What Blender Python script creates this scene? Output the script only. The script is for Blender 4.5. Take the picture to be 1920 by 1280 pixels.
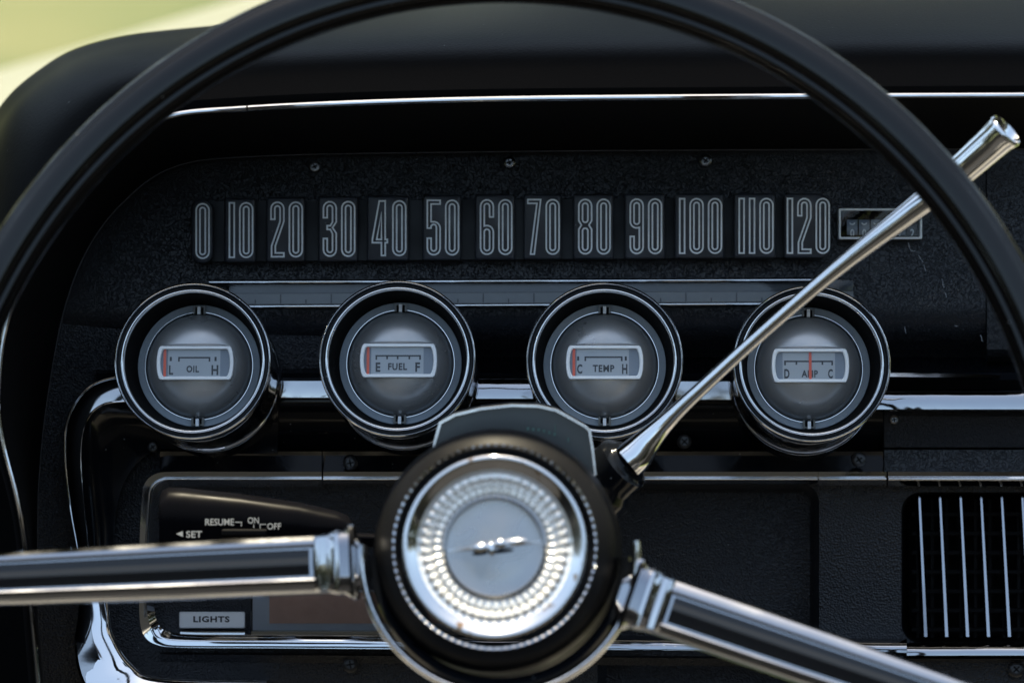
import bpy, bmesh, math, random
from mathutils import Vector, Matrix, Euler
random.seed(7)
for o in list(bpy.data.objects): bpy.data.objects.remove(o)
sc = bpy.context.scene
COL = sc.collection
# ------------------------------------------------------------------ camera, light
D = 1.25                      # camera to dashboard face
S0 = 0.000225                 # metres per photo pixel at the dashboard face
PITCH = math.radians(-15)
R = Matrix.Rotation(PITCH, 4, 'X')          # dashboard frame -> world
cam_d = bpy.data.cameras.new('camera'); cam = bpy.data.objects.new('camera', cam_d); COL.objects.link(cam)
cam.location = R @ Vector((0, -D, 0)); cam.rotation_euler = (math.radians(90) + PITCH, 0, 0)
cam_d.sensor_width = 36; cam_d.lens = 36 / (1920 * S0) * D
cam_d.clip_start = 0.02; cam_d.clip_end = 3000
cam_d.dof.use_dof = True; cam_d.dof.focus_distance = D - 0.045; cam_d.dof.aperture_fstop = 8.5
cam_d.dof.aperture_blades = 0
sc.camera = cam
SUN_EL, SUN_AZ = math.radians(76), math.radians(-12)      # azimuth from +Y (ahead of the car), negative = left
w = bpy.data.worlds.new('World'); sc.world = w; w.use_nodes = True
nt = w.node_tree; sky = nt.nodes.new('ShaderNodeTexSky'); sky.sky_type = 'NISHITA'; sky.sun_disc = False
sky.sun_elevation = SUN_EL; sky.sun_rotation = SUN_AZ; sky.dust_density = 1.0; sky.air_density = .9; sky.ozone_density = .5
nt.links.new(sky.outputs[0], nt.nodes['Background'].inputs[0]); nt.nodes['Background'].inputs[1].default_value = 0.14
sl = bpy.data.lights.new('sun', 'SUN'); sl.energy = 4.8; sl.angle = math.radians(0.53); sl.color = (1, .95, .88)
sun = bpy.data.objects.new('sun', sl); COL.objects.link(sun)
sdir = Vector((math.sin(SUN_AZ) * math.cos(SUN_EL), math.cos(SUN_AZ) * math.cos(SUN_EL), math.sin(SUN_EL)))
sun.rotation_euler = sdir.to_track_quat('Z', 'Y').to_euler()
vs = sc.view_settings; vs.view_transform = 'Standard'; vs.look = 'None'; vs.gamma = 1; vs.use_white_balance = True; vs.white_balance_temperature = 8300; vs.white_balance_tint = 3; vs.exposure = 1.6; vs.use_curve_mapping = False
sc.cycles.max_bounces = 8; sc.cycles.sample_clamp_indirect = 8

# ------------------------------------------------------------------ materials
def mat(name, col, rough=.5, metal=0., spec=.5, bump=None, coat=0., alpha=None, rvar=0., cvar=0., ior=1.5, dust=0.):
    m = bpy.data.materials.new(name); m.use_nodes = True; n = m.node_tree; b = n.nodes['Principled BSDF']
    b.inputs['Base Color'].default_value = (*col, 1); b.inputs['Roughness'].default_value = rough
    b.inputs['Metallic'].default_value = metal; b.inputs['Specular IOR Level'].default_value = spec
    b.inputs['Coat Weight'].default_value = coat; b.inputs['Coat Roughness'].default_value = .12
    if alpha is not None: b.inputs['Alpha'].default_value = alpha
    b.inputs['IOR'].default_value = ior
    class _T: outputs = {'Object': n.nodes.new('ShaderNodeNewGeometry').outputs['Position']}
    tc = _T
    if rvar:
        t = n.nodes.new('ShaderNodeTexNoise'); t.inputs['Scale'].default_value = 55; t.inputs['Detail'].default_value = 6
        n.links.new(tc.outputs['Object'], t.inputs['Vector'])
        mr = n.nodes.new('ShaderNodeMapRange'); mr.inputs[1].default_value = .35; mr.inputs[2].default_value = .7
        mr.inputs[3].default_value = max(rough - rvar, .02); mr.inputs[4].default_value = rough + rvar
        n.links.new(t.outputs['Fac'], mr.inputs[0]); n.links.new(mr.outputs[0], b.inputs['Roughness'])
    if cvar:
        t = n.nodes.new('ShaderNodeTexNoise'); t.inputs['Scale'].default_value = 90; t.inputs['Detail'].default_value = 8
        t.inputs['Roughness'].default_value = .7
        n.links.new(tc.outputs['Object'], t.inputs['Vector'])
        mx = n.nodes.new('ShaderNodeMix'); mx.data_type = 'RGBA'
        mx.inputs[6].default_value = (*[c * (1 - cvar) for c in col], 1); mx.inputs[7].default_value = (*[min(1, c * (1 + cvar)) for c in col], 1)
        n.links.new(t.outputs['Fac'], mx.inputs[0]); n.links.new(mx.outputs[2], b.inputs['Base Color'])
    if dust:
        v = n.nodes.new('ShaderNodeTexVoronoi'); v.inputs['Scale'].default_value = 260; n.links.new(tc.outputs['Object'], v.inputs['Vector'])
        lt = n.nodes.new('ShaderNodeMath'); lt.operation = 'LESS_THAN'; lt.inputs[1].default_value = .075; n.links.new(v.outputs['Distance'], lt.inputs[0])
        sp_ = n.nodes.new('ShaderNodeSeparateColor'); n.links.new(v.outputs['Color'], sp_.inputs[0])
        gt = n.nodes.new('ShaderNodeMath'); gt.operation = 'GREATER_THAN'; gt.inputs[1].default_value = 1 - dust; n.links.new(sp_.outputs[0], gt.inputs[0])
        ml = n.nodes.new('ShaderNodeMath'); ml.operation = 'MULTIPLY'; n.links.new(lt.outputs[0], ml.inputs[0]); n.links.new(gt.outputs[0], ml.inputs[1])
        md = n.nodes.new('ShaderNodeMix'); md.data_type = 'RGBA'; md.inputs[6].default_value = (*col, 1); md.inputs[7].default_value = (.16, .16, .155, 1)
        if b.inputs['Base Color'].links: n.links.new(b.inputs['Base Color'].links[0].from_socket, md.inputs[6])
        n.links.new(ml.outputs[0], md.inputs[0]); n.links.new(md.outputs[2], b.inputs['Base Color'])
    if bump:
        kind, sca, dist = bump
        bp = n.nodes.new('ShaderNodeBump'); bp.inputs['Distance'].default_value = dist; bp.inputs['Strength'].default_value = 1
        if kind == 'worm':
            t = n.nodes.new('ShaderNodeTexNoise'); t.inputs['Scale'].default_value = sca; t.inputs['Detail'].default_value = 1.5
            t.inputs['Distortion'].default_value = .6
            n.links.new(tc.outputs['Object'], t.inputs['Vector'])
            s = n.nodes.new('ShaderNodeMath'); s.operation = 'SUBTRACT'; s.inputs[1].default_value = .5
            a = n.nodes.new('ShaderNodeMath'); a.operation = 'ABSOLUTE'
            mr = n.nodes.new('ShaderNodeMapRange'); mr.interpolation_type = 'SMOOTHSTEP'; mr.inputs[2].default_value = .07
            n.links.new(t.outputs['Fac'], s.inputs[0]); n.links.new(s.outputs[0], a.inputs[0]); n.links.new(a.outputs[0], mr.inputs[0])
            n.links.new(mr.outputs[0], bp.inputs['Height'])
        elif kind == 'grain':
            t = n.nodes.new('ShaderNodeTexVoronoi'); t.inputs['Scale'].default_value = sca
            n.links.new(tc.outputs['Object'], t.inputs['Vector']); n.links.new(t.outputs['Distance'], bp.inputs['Height'])
        elif kind == 'wave':
            t = n.nodes.new('ShaderNodeTexNoise'); t.inputs['Scale'].default_value = sca; t.inputs['Detail'].default_value = 3
            n.links.new(tc.outputs['Object'], t.inputs['Vector']); n.links.new(t.outputs['Fac'], bp.inputs['Height'])
        n.links.new(bp.outputs[0], b.inputs['Normal'])
    return m

M = {}
M['pad'] = mat('black_pad_vinyl', (.0012, .0015, .002), .42, bump=('grain', 800, .00006), ior=1.13, dust=.06)
M['vinyl'] = mat('coarse_grain_vinyl', (.009, .011, .016), .42, bump=('worm', 850, .00036), spec=.5, dust=.03)
M['fine'] = mat('fine_grain_vinyl', (.009, .011, .0155), .42, bump=('grain', 1150, .0005), spec=.45, dust=.04)
M['chrome'] = mat('chrome', (.80, .81, .83), .06, 1, bump=('wave', 22, .0002), rvar=.04)
M['chrome_worn'] = mat('worn_chrome', (.55, .56, .59), .11, 1, bump=('wave', 60, .00012), rvar=.08)
M['bracket'] = mat('aged_bracket', (.09, .09, .085), .35, .6)
M['spoke'] = mat('darkened_chrome', (.42, .43, .46), .13, 1, bump=('wave', 40, .0002), rvar=.07)  # base colour darkened to stand for dark reflections in the chrome
M['band'] = mat('rippled_chrome', (.42, .43, .46), .10, 1, bump=('wave', 24, .0016), rvar=.08)
M['dark_chrome'] = mat('smoked_chrome', (.45, .455, .47), .09, 1, rvar=.05)
M['gloss'] = mat('black_gloss_enamel', (.004, .005, .007), .14, rvar=.07, spec=.2, dust=.25)
M['rubber'] = mat('black_hub_plastic', (.006, .006, .0065), .42, spec=.1, rvar=.08)
M['rimplastic'] = mat('black_wheel_plastic', (.002, .002, .0025), .08, spec=.4, rvar=.05, dust=.12)
M['matte'] = mat('matte_black', (.003, .003, .0035), .7, spec=.1)
M['tile'] = mat('number_tile_plastic', (.030, .034, .042), .42, spec=.5, cvar=.35, rvar=.1, dust=.35)
M['line'] = mat('pale_grey_paint', (.80, .85, .88), .5, cvar=.2)
M['ring'] = mat('blue_grey_paint', (.21, .26, .31), .5, cvar=.15)
M['dome'] = mat('satin_grey_metal', (.52, .53, .54), .34, .62, rvar=.08, cvar=.12)
M['frame'] = mat('bright_frame', (.86, .90, .93), .35, .1)
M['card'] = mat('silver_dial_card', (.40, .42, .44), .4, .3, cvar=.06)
M['cardside'] = mat('slate_and_shaded_card', (.20, .24, .29), .5)  # slate number wheels; also the painted shadow at the gauge card ends
M['ink'] = mat('black_ink', (.015, .016, .02), .5)
M['red'] = mat('red_needle', (.85, .09, .03), .4)
M['white'] = mat('white_pin', (.75, .80, .85), .4)
M['cream'] = mat('cream_lettering', (.80, .72, .60), .6)
M['silver'] = mat('brushed_silver', (.70, .71, .73), .24, 1, bump=('wave', 300, .00004), rvar=.06)
M['label'] = mat('silver_label', (.92, .93, .94), .4, 0, cvar=.04)
M['paint'] = mat('pale_yellow_paint', (.19, .20, .155), .4, coat=.1)
M['seat'] = mat('black_seat_vinyl', (.012, .012, .013), .45, bump=('wave', 30, .001))
M['tan'] = mat('worn_tan_card', (.85, .42, .30), .35, cvar=.3)
M['teal'] = mat('faded_green_lettering', (.05, .13, .115), .5)
def glass(name, tint=(1, 1, 1), rough=.02, f=1.0):
    m = bpy.data.materials.new(name); m.use_nodes = True; n = m.node_tree; n.nodes.clear()
    o = n.nodes.new('ShaderNodeOutputMaterial'); t = n.nodes.new('ShaderNodeBsdfTransparent'); t.inputs[0].default_value = (*tint, 1)
    g = n.nodes.new('ShaderNodeBsdfGlossy'); g.inputs['Roughness'].default_value = rough
    fr = n.nodes.new('ShaderNodeFresnel'); fr.inputs[0].default_value = 1.5
    mm = n.nodes.new('ShaderNodeMath'); mm.operation = 'MULTIPLY'; mm.inputs[1].default_value = f
    mx = n.nodes.new('ShaderNodeMixShader'); n.links.new(fr.outputs[0], mm.inputs[0]); n.links.new(mm.outputs[0], mx.inputs[0])
    n.links.new(t.outputs[0], mx.inputs[1]); n.links.new(g.outputs[0], mx.inputs[2]); n.links.new(mx.outputs[0], o.inputs[0])
    return m
M['glass'] = glass('clear_lens', (.93, .95, .97)); M['smoke'] = glass('smoked_lens', (.92, .94, .96), .12, 1.5)

# ------------------------------------------------------------------ helpers
def P(px, py, y=0.0):
    s = (D + y) / D * S0
    return Vector(((px - 960) * s, y, (640 - py) * s))
def sc_at(y): return (D + y) / D * S0
BASE = {}
def thing(name, label, cat, base, group=None, kind=None):
    o = bpy.data.objects.new(name, None); COL.objects.link(o); o.empty_display_size = .02
    o.matrix_world = R @ Matrix.Translation(base); BASE[o.name] = Vector(base)
    if label: o['label'] = label
    if cat: o['category'] = cat
    if group: o['group'] = group
    if kind: o['kind'] = kind
    return o
def obj(name, vf, material, parent, label=None, smooth=35, bevel=0, bseg=2, origin=None):
    """one mesh object from (verts, faces) given in the dashboard frame, under its thing or part"""
    v, f = vf
    root = parent
    while root.parent: root = root.parent
    b = BASE[root.name]
    me = bpy.data.meshes.new(name); me.from_pydata([tuple(Vector(p) - b) for p in v], [], f)
    bm = bmesh.new(); bm.from_mesh(me); bmesh.ops.remove_doubles(bm, verts=bm.verts, dist=1e-7)
    bmesh.ops.recalc_face_normals(bm, faces=bm.faces); bm.to_mesh(me); bm.free()
    me.materials.append(material)
    if smooth:
        me.shade_smooth(); me.set_sharp_from_angle(angle=math.radians(smooth))
    o = bpy.data.objects.new(name, me); COL.objects.link(o); o.parent = parent
    if bevel:
        m = o.modifiers.new('bevel', 'BEVEL'); m.width = bevel; m.segments = bseg; m.limit_method = 'ANGLE'; m.angle_limit = math.radians(40)
        m.harden_normals = False
    if label: o['label'] = label
    return o
def join(*vfs):
    V, F = [], []
    for v, f in vfs:
        k = len(V); V += list(v); F += [tuple(i + k for i in q) for q in f]
    return V, F
def cr(pts, n, closed=False):
    """uniform Catmull-Rom through pts, n samples per span"""
    P_ = [Vector(p) for p in pts]; N = len(P_); out = []
    for i in range(N if closed else N - 1):
        if closed: a, b, c, d = P_[(i-1) % N], P_[i], P_[(i+1) % N], P_[(i+2) % N]
        else: a, b, c, d = P_[max(i-1, 0)], P_[i], P_[i+1], P_[min(i+2, N-1)]
        for k in range(n):
            t = k / n
            out.append(.5 * ((2*b) + (c-a)*t + (2*a-5*b+4*c-d)*t*t + (3*b-a-3*c+d)*t*t*t))
    if not closed: out.append(P_[-1])
    return out
def loft(rows, closed_u=False, closed_v=False, cap=False):
    n = len(rows[0]); V = [p for r in rows for p in r]; F = []
    nr = len(rows)
    for i in range(nr if closed_v else nr - 1):
        for j in range(n if closed_u else n - 1):
            a = i*n + j; b = i*n + (j+1) % n; c = ((i+1) % nr)*n + (j+1) % n; d = ((i+1) % nr)*n + j
            F.append((a, b, c, d))
    if cap: F += [tuple(range(n)), tuple(range((nr-1)*n, nr*n))]
    return V, F
def px(pts, y=None):
    return [P(p[0], p[1], p[2] if len(p) > 2 else y) for p in pts]
class Ax:
    """axis frame: h runs along a (towards the driver), x right, y up"""
    def __init__(s, O, a):
        s.O = Vector(O); s.a = Vector(a).normalized(); s.u = Vector((0, 0, 1)).cross(s.a).normalized() * 1
        if s.u.x < 0: s.u = -s.u
        s.v = s.u.cross(s.a) * -1
        if s.v.z < 0: s.v = -s.v
    def p(s, x, y, h=0): return s.O + s.u*x + s.v*y + s.a*h
    def rp(s, r, t, h=0): return s.p(r*math.cos(t), r*math.sin(t), h)
def lathe(ax, prof, k=1., seg=96, t0=0, t1=2*math.pi):
    full = abs(t1 - t0 - 2*math.pi) < 1e-6
    n = seg if full else seg + 1
    rows = [[ax.rp(r*k, t0 + (t1-t0)*j/seg, h*k) for j in range(n)] for r, h in prof]
    return loft(rows, closed_u=full)
def box(x0, x1, y0, y1, z0, z1):
    V = [Vector((x, y, z)) for x in (x0, x1) for y in (y0, y1) for z in (z0, z1)]
    return V, [(0,1,3,2), (4,6,7,5), (0,4,5,1), (2,3,7,6), (0,2,6,4), (1,5,7,3)]
def pbox(x0, x1, py0, py1, yf, yb):
    """box whose front face covers photo pixels at depth yf and runs straight back to yb"""
    a = P(x0, py1, yf); b = P(x1, py0, yf)
    return box(a.x, b.x, yf, yb, a.z, b.z)
def prism(poly, yf, yb):
    """solid from a pixel outline at depth yf, straight back to yb"""
    f = [P(q[0], q[1], yf) for q in poly]; b = [Vector((q.x, yb, q.z)) for q in f]; n = len(f)
    return f + b, [tuple(range(n)), tuple(range(2*n-1, n-1, -1))] + [(i, (i+1) % n, n+(i+1) % n, n+i) for i in range(n)]
def rrect(x0, y0, x1, y1, r, n=6, rs=None):
    rs = rs or (r, r, r, r)    # tl tr br bl in pixel coordinates
    out = []
    for (cx, cy, rr, a0) in ((x0+rs[0], y0+rs[0], rs[0], 180), (x1-rs[1], y0+rs[1], rs[1], 270), (x1-rs[2], y1-rs[2], rs[2], 0), (x0+rs[3], y1-rs[3], rs[3], 90)):
        for k in range(n + 1):
            t = math.radians(a0 + 90*k/n); out.append((cx + rr*math.cos(t), cy + rr*math.sin(t)))
    return out
def frame_solid(outer, inner, yf, yb):
    """ring between two pixel outlines with the same number of points"""
    a = [P(*q, yf) for q in outer]; b = [P(*q, yf) for q in inner]
    c = [Vector((q.x, yb, q.z)) for q in b]; d = [Vector((q.x, yb, q.z)) for q in a]
    return loft([a, b, c, d], closed_u=True, closed_v=True)
def tube(path, radii, seg=20, cap=True, closed=False, flat=None):
    n = len(path); rows = []; up = Vector((0, 1, 0))
    for i, p in enumerate(path):
        if closed: t = path[(i+1) % n] - path[i-1]
        else: t = path[min(i+1, n-1)] - path[max(i-1, 0)]
        t = t.normalized(); s = t.cross(up).normalized(); q = s.cross(t)
        r = radii[i] if hasattr(radii, '__len__') else radii
        rows.append([p + s*(r*math.cos(2*math.pi*j/seg)) + q*((flat or r)*math.sin(2*math.pi*j/seg)) for j in range(seg)])
    return loft(rows, closed_u=True, closed_v=closed, cap=cap and not closed)
def strip(pts2, w, fp, hf, hb, closed=True):
    """raised line of width w along 2-D points; fp(x, y, h) maps to 3-D"""
    n = len(pts2); L, Rr = [], []
    for i in range(n):
        p = Vector(pts2[i])
        a = Vector(pts2[i-1]) if (closed or i > 0) else None; c = Vector(pts2[(i+1) % n]) if (closed or i < n-1) else None
        d1 = (p - a).normalized() if a is not None else (c - p).normalized()
        d2 = (c - p).normalized() if c is not None else d1
        n1 = Vector((-d1.y, d1.x)); n2 = Vector((-d2.y, d2.x)); m = n1 + n2
        if m.length < 1e-4: m = n1
        m.normalize(); k = w/2/max(m.dot(n1), .45)
        L.append(p + m*k); Rr.append(p - m*k)
    rows = [[fp(q.x, q.y, hb) for q in L], [fp(q.x, q.y, hf) for q in L], [fp(q.x, q.y, hf) for q in Rr], [fp(q.x, q.y, hb) for q in Rr]]
    return loft(rows, closed_u=closed, closed_v=True)
def text(body, cap_h, fp, cx, cy, wscale=1., bold=0., h=0., width=None, shear=0):
    """flat lettering; cap_h and width in the units of fp's x, y; centred on cx, cy"""
    c = bpy.data.curves.new('t', 'FONT'); c.body = body; c.size = 1; c.offset = bold; c.resolution_u = 3; c.shear = shear; c.space_character = 1.12 if bold > .02 else 1.0
    o = bpy.data.objects.new('t', c); COL.objects.link(o)
    dg = bpy.context.evaluated_depsgraph_get(); me = bpy.data.meshes.new_from_object(o.evaluated_get(dg))
    vs_ = [v.co.copy() for v in me.vertices]; fs = [tuple(p.vertices) for p in me.polygons]
    bpy.data.objects.remove(o); bpy.data.curves.remove(c); bpy.data.meshes.remove(me)
    x0 = min(v.x for v in vs_); x1 = max(v.x for v in vs_); y0 = min(v.y for v in vs_); y1 = max(v.y for v in vs_)
    ky = cap_h / (y1 - y0); kx = (width / (x1 - x0)) if width else ky*wscale
    return [fp((v.x - (x0+x1)/2)*kx + cx, (v.y - (y0+y1)/2)*ky + cy, h) for v in vs_], fs
def pxmap(cx, cy, yf, k=1.):
    """2-D pixel-sized drawing board standing at depth yf; y up, h towards the driver in metres"""
    s = sc_at(yf); c = P(cx, cy, yf)
    return lambda x, y, h=0: Vector((c.x + x*s*k, yf - h, c.z + y*s*k))

# ------------------------------------------------------------------ the setting: grass and the car's pale body
gz = -0.95
gm = bpy.data.materials.new('grass'); gm.use_nodes = True; n = gm.node_tree; b = n.nodes['Principled BSDF']; b.inputs['Roughness'].default_value = .9
tc = n.nodes.new('ShaderNodeTexCoord'); t1 = n.nodes.new('ShaderNodeTexNoise'); t1.inputs['Scale'].default_value = .8; t1.inputs['Detail'].default_value = 10
n.links.new(tc.outputs['Object'], t1.inputs['Vector']); rp = n.nodes.new('ShaderNodeValToRGB')
rp.color_ramp.elements[0].position = .35; rp.color_ramp.elements[0].color = (.034, .058, .014, 1)
rp.color_ramp.elements[1].position = .65; rp.color_ramp.elements[1].color = (.085, .092, .036, 1)
n.links.new(t1.outputs['Fac'], rp.inputs[0]); n.links.new(rp.outputs[0], b.inputs['Base Color'])
me = bpy.data.meshes.new('ground'); me.from_pydata([(-900, -900, gz), (900, -900, gz), (900, 900, gz), (-900, 900, gz)], [], [(0, 1, 2, 3)]); me.materials.append(gm)
go = bpy.data.objects.new('ground', me); COL.objects.link(go); go['kind'] = 'structure'
# front fender of the car, seen out of focus beyond the dashboard
t = thing('car_hood', 'pale yellow car body panel out of focus behind the dashboard corner, grass beyond it', 'car hood', P(150, 140, .75))
rows = []
for k in range(13):
    u = k/12; x = -700 + 1900*u
    ytop = 330 - (x + 700)*.30 + 22*math.sin(u*3)
    rows.append([P(x, ytop, 1.35 - .1*u), P(x, ytop + 8, 1.28 - .1*u), P(x, ytop + 40, 1.15 - .1*u), P(x + 20, ytop + 130, .95 - .1*u), P(x + 60, ytop + 260, .75 - .1*u), P(x + 100, ytop + 700, .45)])
obj('body_panel', loft(rows), M['paint'], t, smooth=80)
for o in t.children: o.modifiers.new('solid', 'SOLIDIFY').thickness = .004

# ------------------------------------------------------------------ dashboard
dash = thing('dashboard', 'black padded vinyl dashboard with chrome trim filling the whole view', 'dashboard', P(960, 700, 0))
NL = 14
LA0 = [(-60,1350,.30),(-60,1000,.30),(-50,820,.30),(-40,650,.30),(0,480,.30),(90,300,.30),(200,220,.30),(330,160,.30),(560,90,.30),(900,-60,.34),(1400,-110,.36),(2050,-110,.36)]
LA = [(-60,1350,.12),(-100,1000,.12),(-120,820,.12),(-110,650,.12),(-75,470,.12),(-12,238,.12),(92,130,.12),(216,78,.12),(432,48,.12),(900,-5,.12),(1400,-25,.12),(2050,-25,.12)]
LA1 = [(-55,1350,.03),(-95,1000,.03),(-115,820,.03),(-105,655,.03),(-72,478,.03),(-8,246,.03),(93,138,.03),(218,86,.03),(434,58,.03),(890,18,.03),(1400,5,.03),(2050,5,.03)]
LB = [(-45,1350,-.035),(-80,1000,-.035),(-100,820,-.035),(-95,665,-.035),(-68,490,-.035),(0,265,-.035),(95,160,-.035),(222,105,-.035),(436,78,-.035),(875,52,-.035),(1400,45,-.035),(2050,45,-.035)]
LB2 = [(-15,1350,-.072),(-45,1000,-.072),(-70,820,-.072),(-70,680,-.072),(-45,530,-.072),(30,335,-.072),(120,220,-.072),(240,145,-.072),(440,112,-.072),(865,95,-.072),(1400,88,-.072),(2050,86,-.072)]
LC0 = [(60,1350,-.088),(28,1000,-.088),(-14,820,-.088),(-20,720,-.088),(0,585,-.088),(70,420,-.088),(172,285,-.088),(285,205,-.088),(460,182,-.088),(860,168,-.088),(1400,163,-.088),(2050,160,-.088)]
LC = [(80,1350,-.086),(45,1000,-.086),(5,820,-.086),(-1,720,-.086),(19,590,-.086),(88,442,-.086),(188,308,-.086),(298,226,-.086),(463,204,-.086),(860,188,-.086),(1400,182,-.086),(2050,179,-.086)]
LC1 = [(90,1350,-.080),(53,1000,-.080),(13,820,-.080),(7,720,-.080),(27,592,-.080),(96,447,-.080),(195,315,-.080),(302,234,-.080),(466,212,-.080),(860,196,-.080),(1400,190,-.080),(2050,187,-.080)]
LD0 = [(72,1350,-.02),(62,1000,-.02),(58,845,-.02),(70,735,-.02),(98,590,-.02),(145,468,-.02),(210,375,-.02),(310,300,-.02),(478,275,-.02),(880,262,-.02),(1400,256,-.02),(2050,254,-.02)]
LD = [(74,1350,-.001),(70,1000,-.001),(76,860,-.001),(90,740,-.001),(118,590,-.001),(160,475,-.001),(226,384,-.001),(324,314,-.001),(482,293,-.001),(880,285,-.001),(1400,281,-.001),(2050,279,-.001)]
rows = [cr(px(r), NL) for r in (LA0, LA, LA1, LB, LB2, LC0)]
rows = list(map(list, zip(*[cr(c, 4) for c in zip(*rows)])))
obj('cowl_pad', loft(rows), M['pad'], dash, smooth=60)
obj('cowl_underside', loft([cr(px(r), NL) for r in (LC0, LC, LC1, LD0, LD)]), M['matte'], dash, smooth=60)
tp = cr(px(LC), NL); tp = [p + Vector((0, -.002, 0)) for p in tp]
i0, i1, i2 = 0, NL*8 + 0, len(tp)
for a, b_ in ((i0, i1), (i1, i2 - 1)):
    seg = tp[a:b_ + 1]
    if a: seg[0] = seg[0] + (seg[1] - seg[0]).normalized()*.0006
    obj('cowl_trim', tube(seg, .0011, 10), M['chrome_worn'], dash)
obj('panel_bead', tube([p + Vector((0, -.0006, 0)) for p in cr(px(LD), NL)], .00035, 8), mat('bead_vinyl', (.05, .05, .055), .4), dash)

# upper instrument panel, coarse vinyl; rolls back under y=600
def hgrid(prof, x0, x1, nx=2):
    """sheet from a vertical profile of (py, y) spanning pixel columns"""
    rows = []
    for py, y in prof:
        rows.append([P(x0 + (x1-x0)*k/nx, py, y) for k in range(nx + 1)])
    return loft(rows)
up_prof = [(250, .010), (300, .009), (400, .006), (500, .003), (575, .001)]
obj('instrument_panel', hgrid(up_prof + [(595, .001), (620, .004), (640, .012), (655, .024), (675, .028)], 20, 1848), M['vinyl'], dash)
obj('instrument_panel', hgrid(up_prof + [(595, .001), (655, .0015), (668, .006), (680, .02), (690, .028)], 1850.5, 2100), M['vinyl'], dash, 'vinyl panel right of the vertical seam, partly behind the wheel rim')
# ledge under the roll and its bright front edge
obj('ledge', hgrid([(668, .028), (690, .008), (699, -.004), (712, -.006)], 180, 2100), M['gloss'], dash, smooth=30)
obj('ledge_trim', loft([[P(x, 702 + (x-1640)*.012 + o_*w_, d) for x, w_ in ((1640, 1), (1760, 1), (1840, .8), (1875, .4))] for o_, d in ((-4, -.004), (-3.5, -.0095), (3.5, -.0103), (4, -.004))]), M['chrome'], dash, smooth=20)
# chrome band between the gauges
def band(x0, x1, ya, yb, tilt=0., lab=None):
    v = loft([[P(x, y, d) for x in (x0, (x0+x1)/2, x1)] for y, d in ((ya-4, -.010), (ya, -.0155), (ya+2, -.0163), (ya*.7+yb*.3, -.0167 - tilt*.5), (ya*.35+yb*.65, -.0171 - tilt*.9), (yb-3, -.0171 - tilt), (yb, -.0155 - tilt), (yb+3, -.004))])
    return obj('chrome_band', v, M['band'], dash, lab, smooth=45)
band(455, 660, 712, 748, -.0003); band(840, 1040, 709, 750, .0022); band(1230, 1420, 713, 752, -.0003); band(1640, 2050, 733, 770, .0012)
# dark glossy metal below the band, then the vinyl strip right of x=1660
obj('metal_strip', hgrid([(740, -.008), (760, -.009), (800, -.004), (840, .001), (843, .003)], 300, 1656), M['gloss'], dash, smooth=50)
obj('metal_strip', hgrid([(844, .003), (846, -.0048), (886, -.0012)], 300, 603), M['gloss'], dash)
obj('metal_strip', hgrid([(844, .003), (846, -.0048), (886, -.0012)], 605, 1656), M['gloss'], dash)
obj('vinyl_strip', hgrid([(762, -.004), (780, -.006), (838, -.004), (841, .002), (843, -.003), (884, -.004)], 1658, 2100), M['vinyl'], dash)
# broad chrome bezel sweeping round the lower panel
B1 = [(520,716,-.012),(330,700,-.016),(225,705,-.018),(165,727,-.018),(129,782,-.018),(122,850,-.018),(132,950,-.018),(150,1060,-.020),(146,1150,-.0245),(140,1210,-.029),(158,1285,-.034),(230,1370,-.040),(500,1400,-.043)]
B2 = [(520,752,-.016),(330,752,-.022),(235,752,-.024),(190,760,-.024),(162,790,-.024),(152,850,-.024),(158,950,-.024),(168,1060,-.026),(170,1150,-.030),(180,1215,-.032),(215,1275,-.032),(300,1330,-.032),(500,1340,-.032)]
B3 = [(520,850,-.006),(380,848,-.008),(300,842,-.010),(255,870,-.012),(228,915,-.012),(218,960,-.012),(213,1010,-.013),(205,1070,-.016),(205,1140,-.021),(212,1190,-.025),(244,1243,-.029),(300,1270,-.031),(500,1276,-.032)]
B4 = [(p[0]+4, p[1]+3 if i < 5 else p[1]-2, .001) for i, p in enumerate(B3)]
b1, b2, b3, b4 = [cr(px(q), 8) for q in (B1, B2, B3, B4)]
mid = lambda a, b_, t, dy: [p.lerp(q, t) + Vector((0, dy, 0)) for p, q in zip(a, b_)]
obj('bezel_rim', loft([b1, mid(b1, b2, .15, -.003), mid(b1, b2, .6, -.002), b2]), M['dark_chrome'], dash, smooth=60)
nlow = 7*8
obj('bezel_face', loft([b2[:nlow+1], mid(b2, b3, .1, .003)[:nlow+1], mid(b2, b3, .5, .005)[:nlow+1], b3[:nlow+1], b4[:nlow+1]]), M['gloss'], dash, smooth=60)
obj('bezel_foot', loft([b1[nlow:], mid(b1, b3, .08, -.003)[nlow:], mid(b1, b3, .5, -.003)[nlow:], mid(b1, b3, .92, -.001)[nlow:], b3[nlow:], b4[nlow:]]), M['chrome'], dash, smooth=60)
obj('bezel_edge', tube([p + Vector((0, -.0012, 0)) for p in b2[:nlow+1]], .0004, 8), M['chrome'], dash)
obj('bezel_edge', tube([p + Vector((0, -.0012, 0)) for p in b1[:nlow+1]], .00035, 8), M['chrome'], dash)

# structure behind the facings
obj('firewall', loft([[P(x, y, .062) for x in (-60, 900, 2200)] for y in (225, 800, 1400)]), M['matte'], dash, smooth=0)
obj('side_panel', loft([[P(x, y, d) for x, d in ((20, -.002), (80, .002), (700, .009))] for y in (600, 900, 1400)]), M['fine'], dash)
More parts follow.
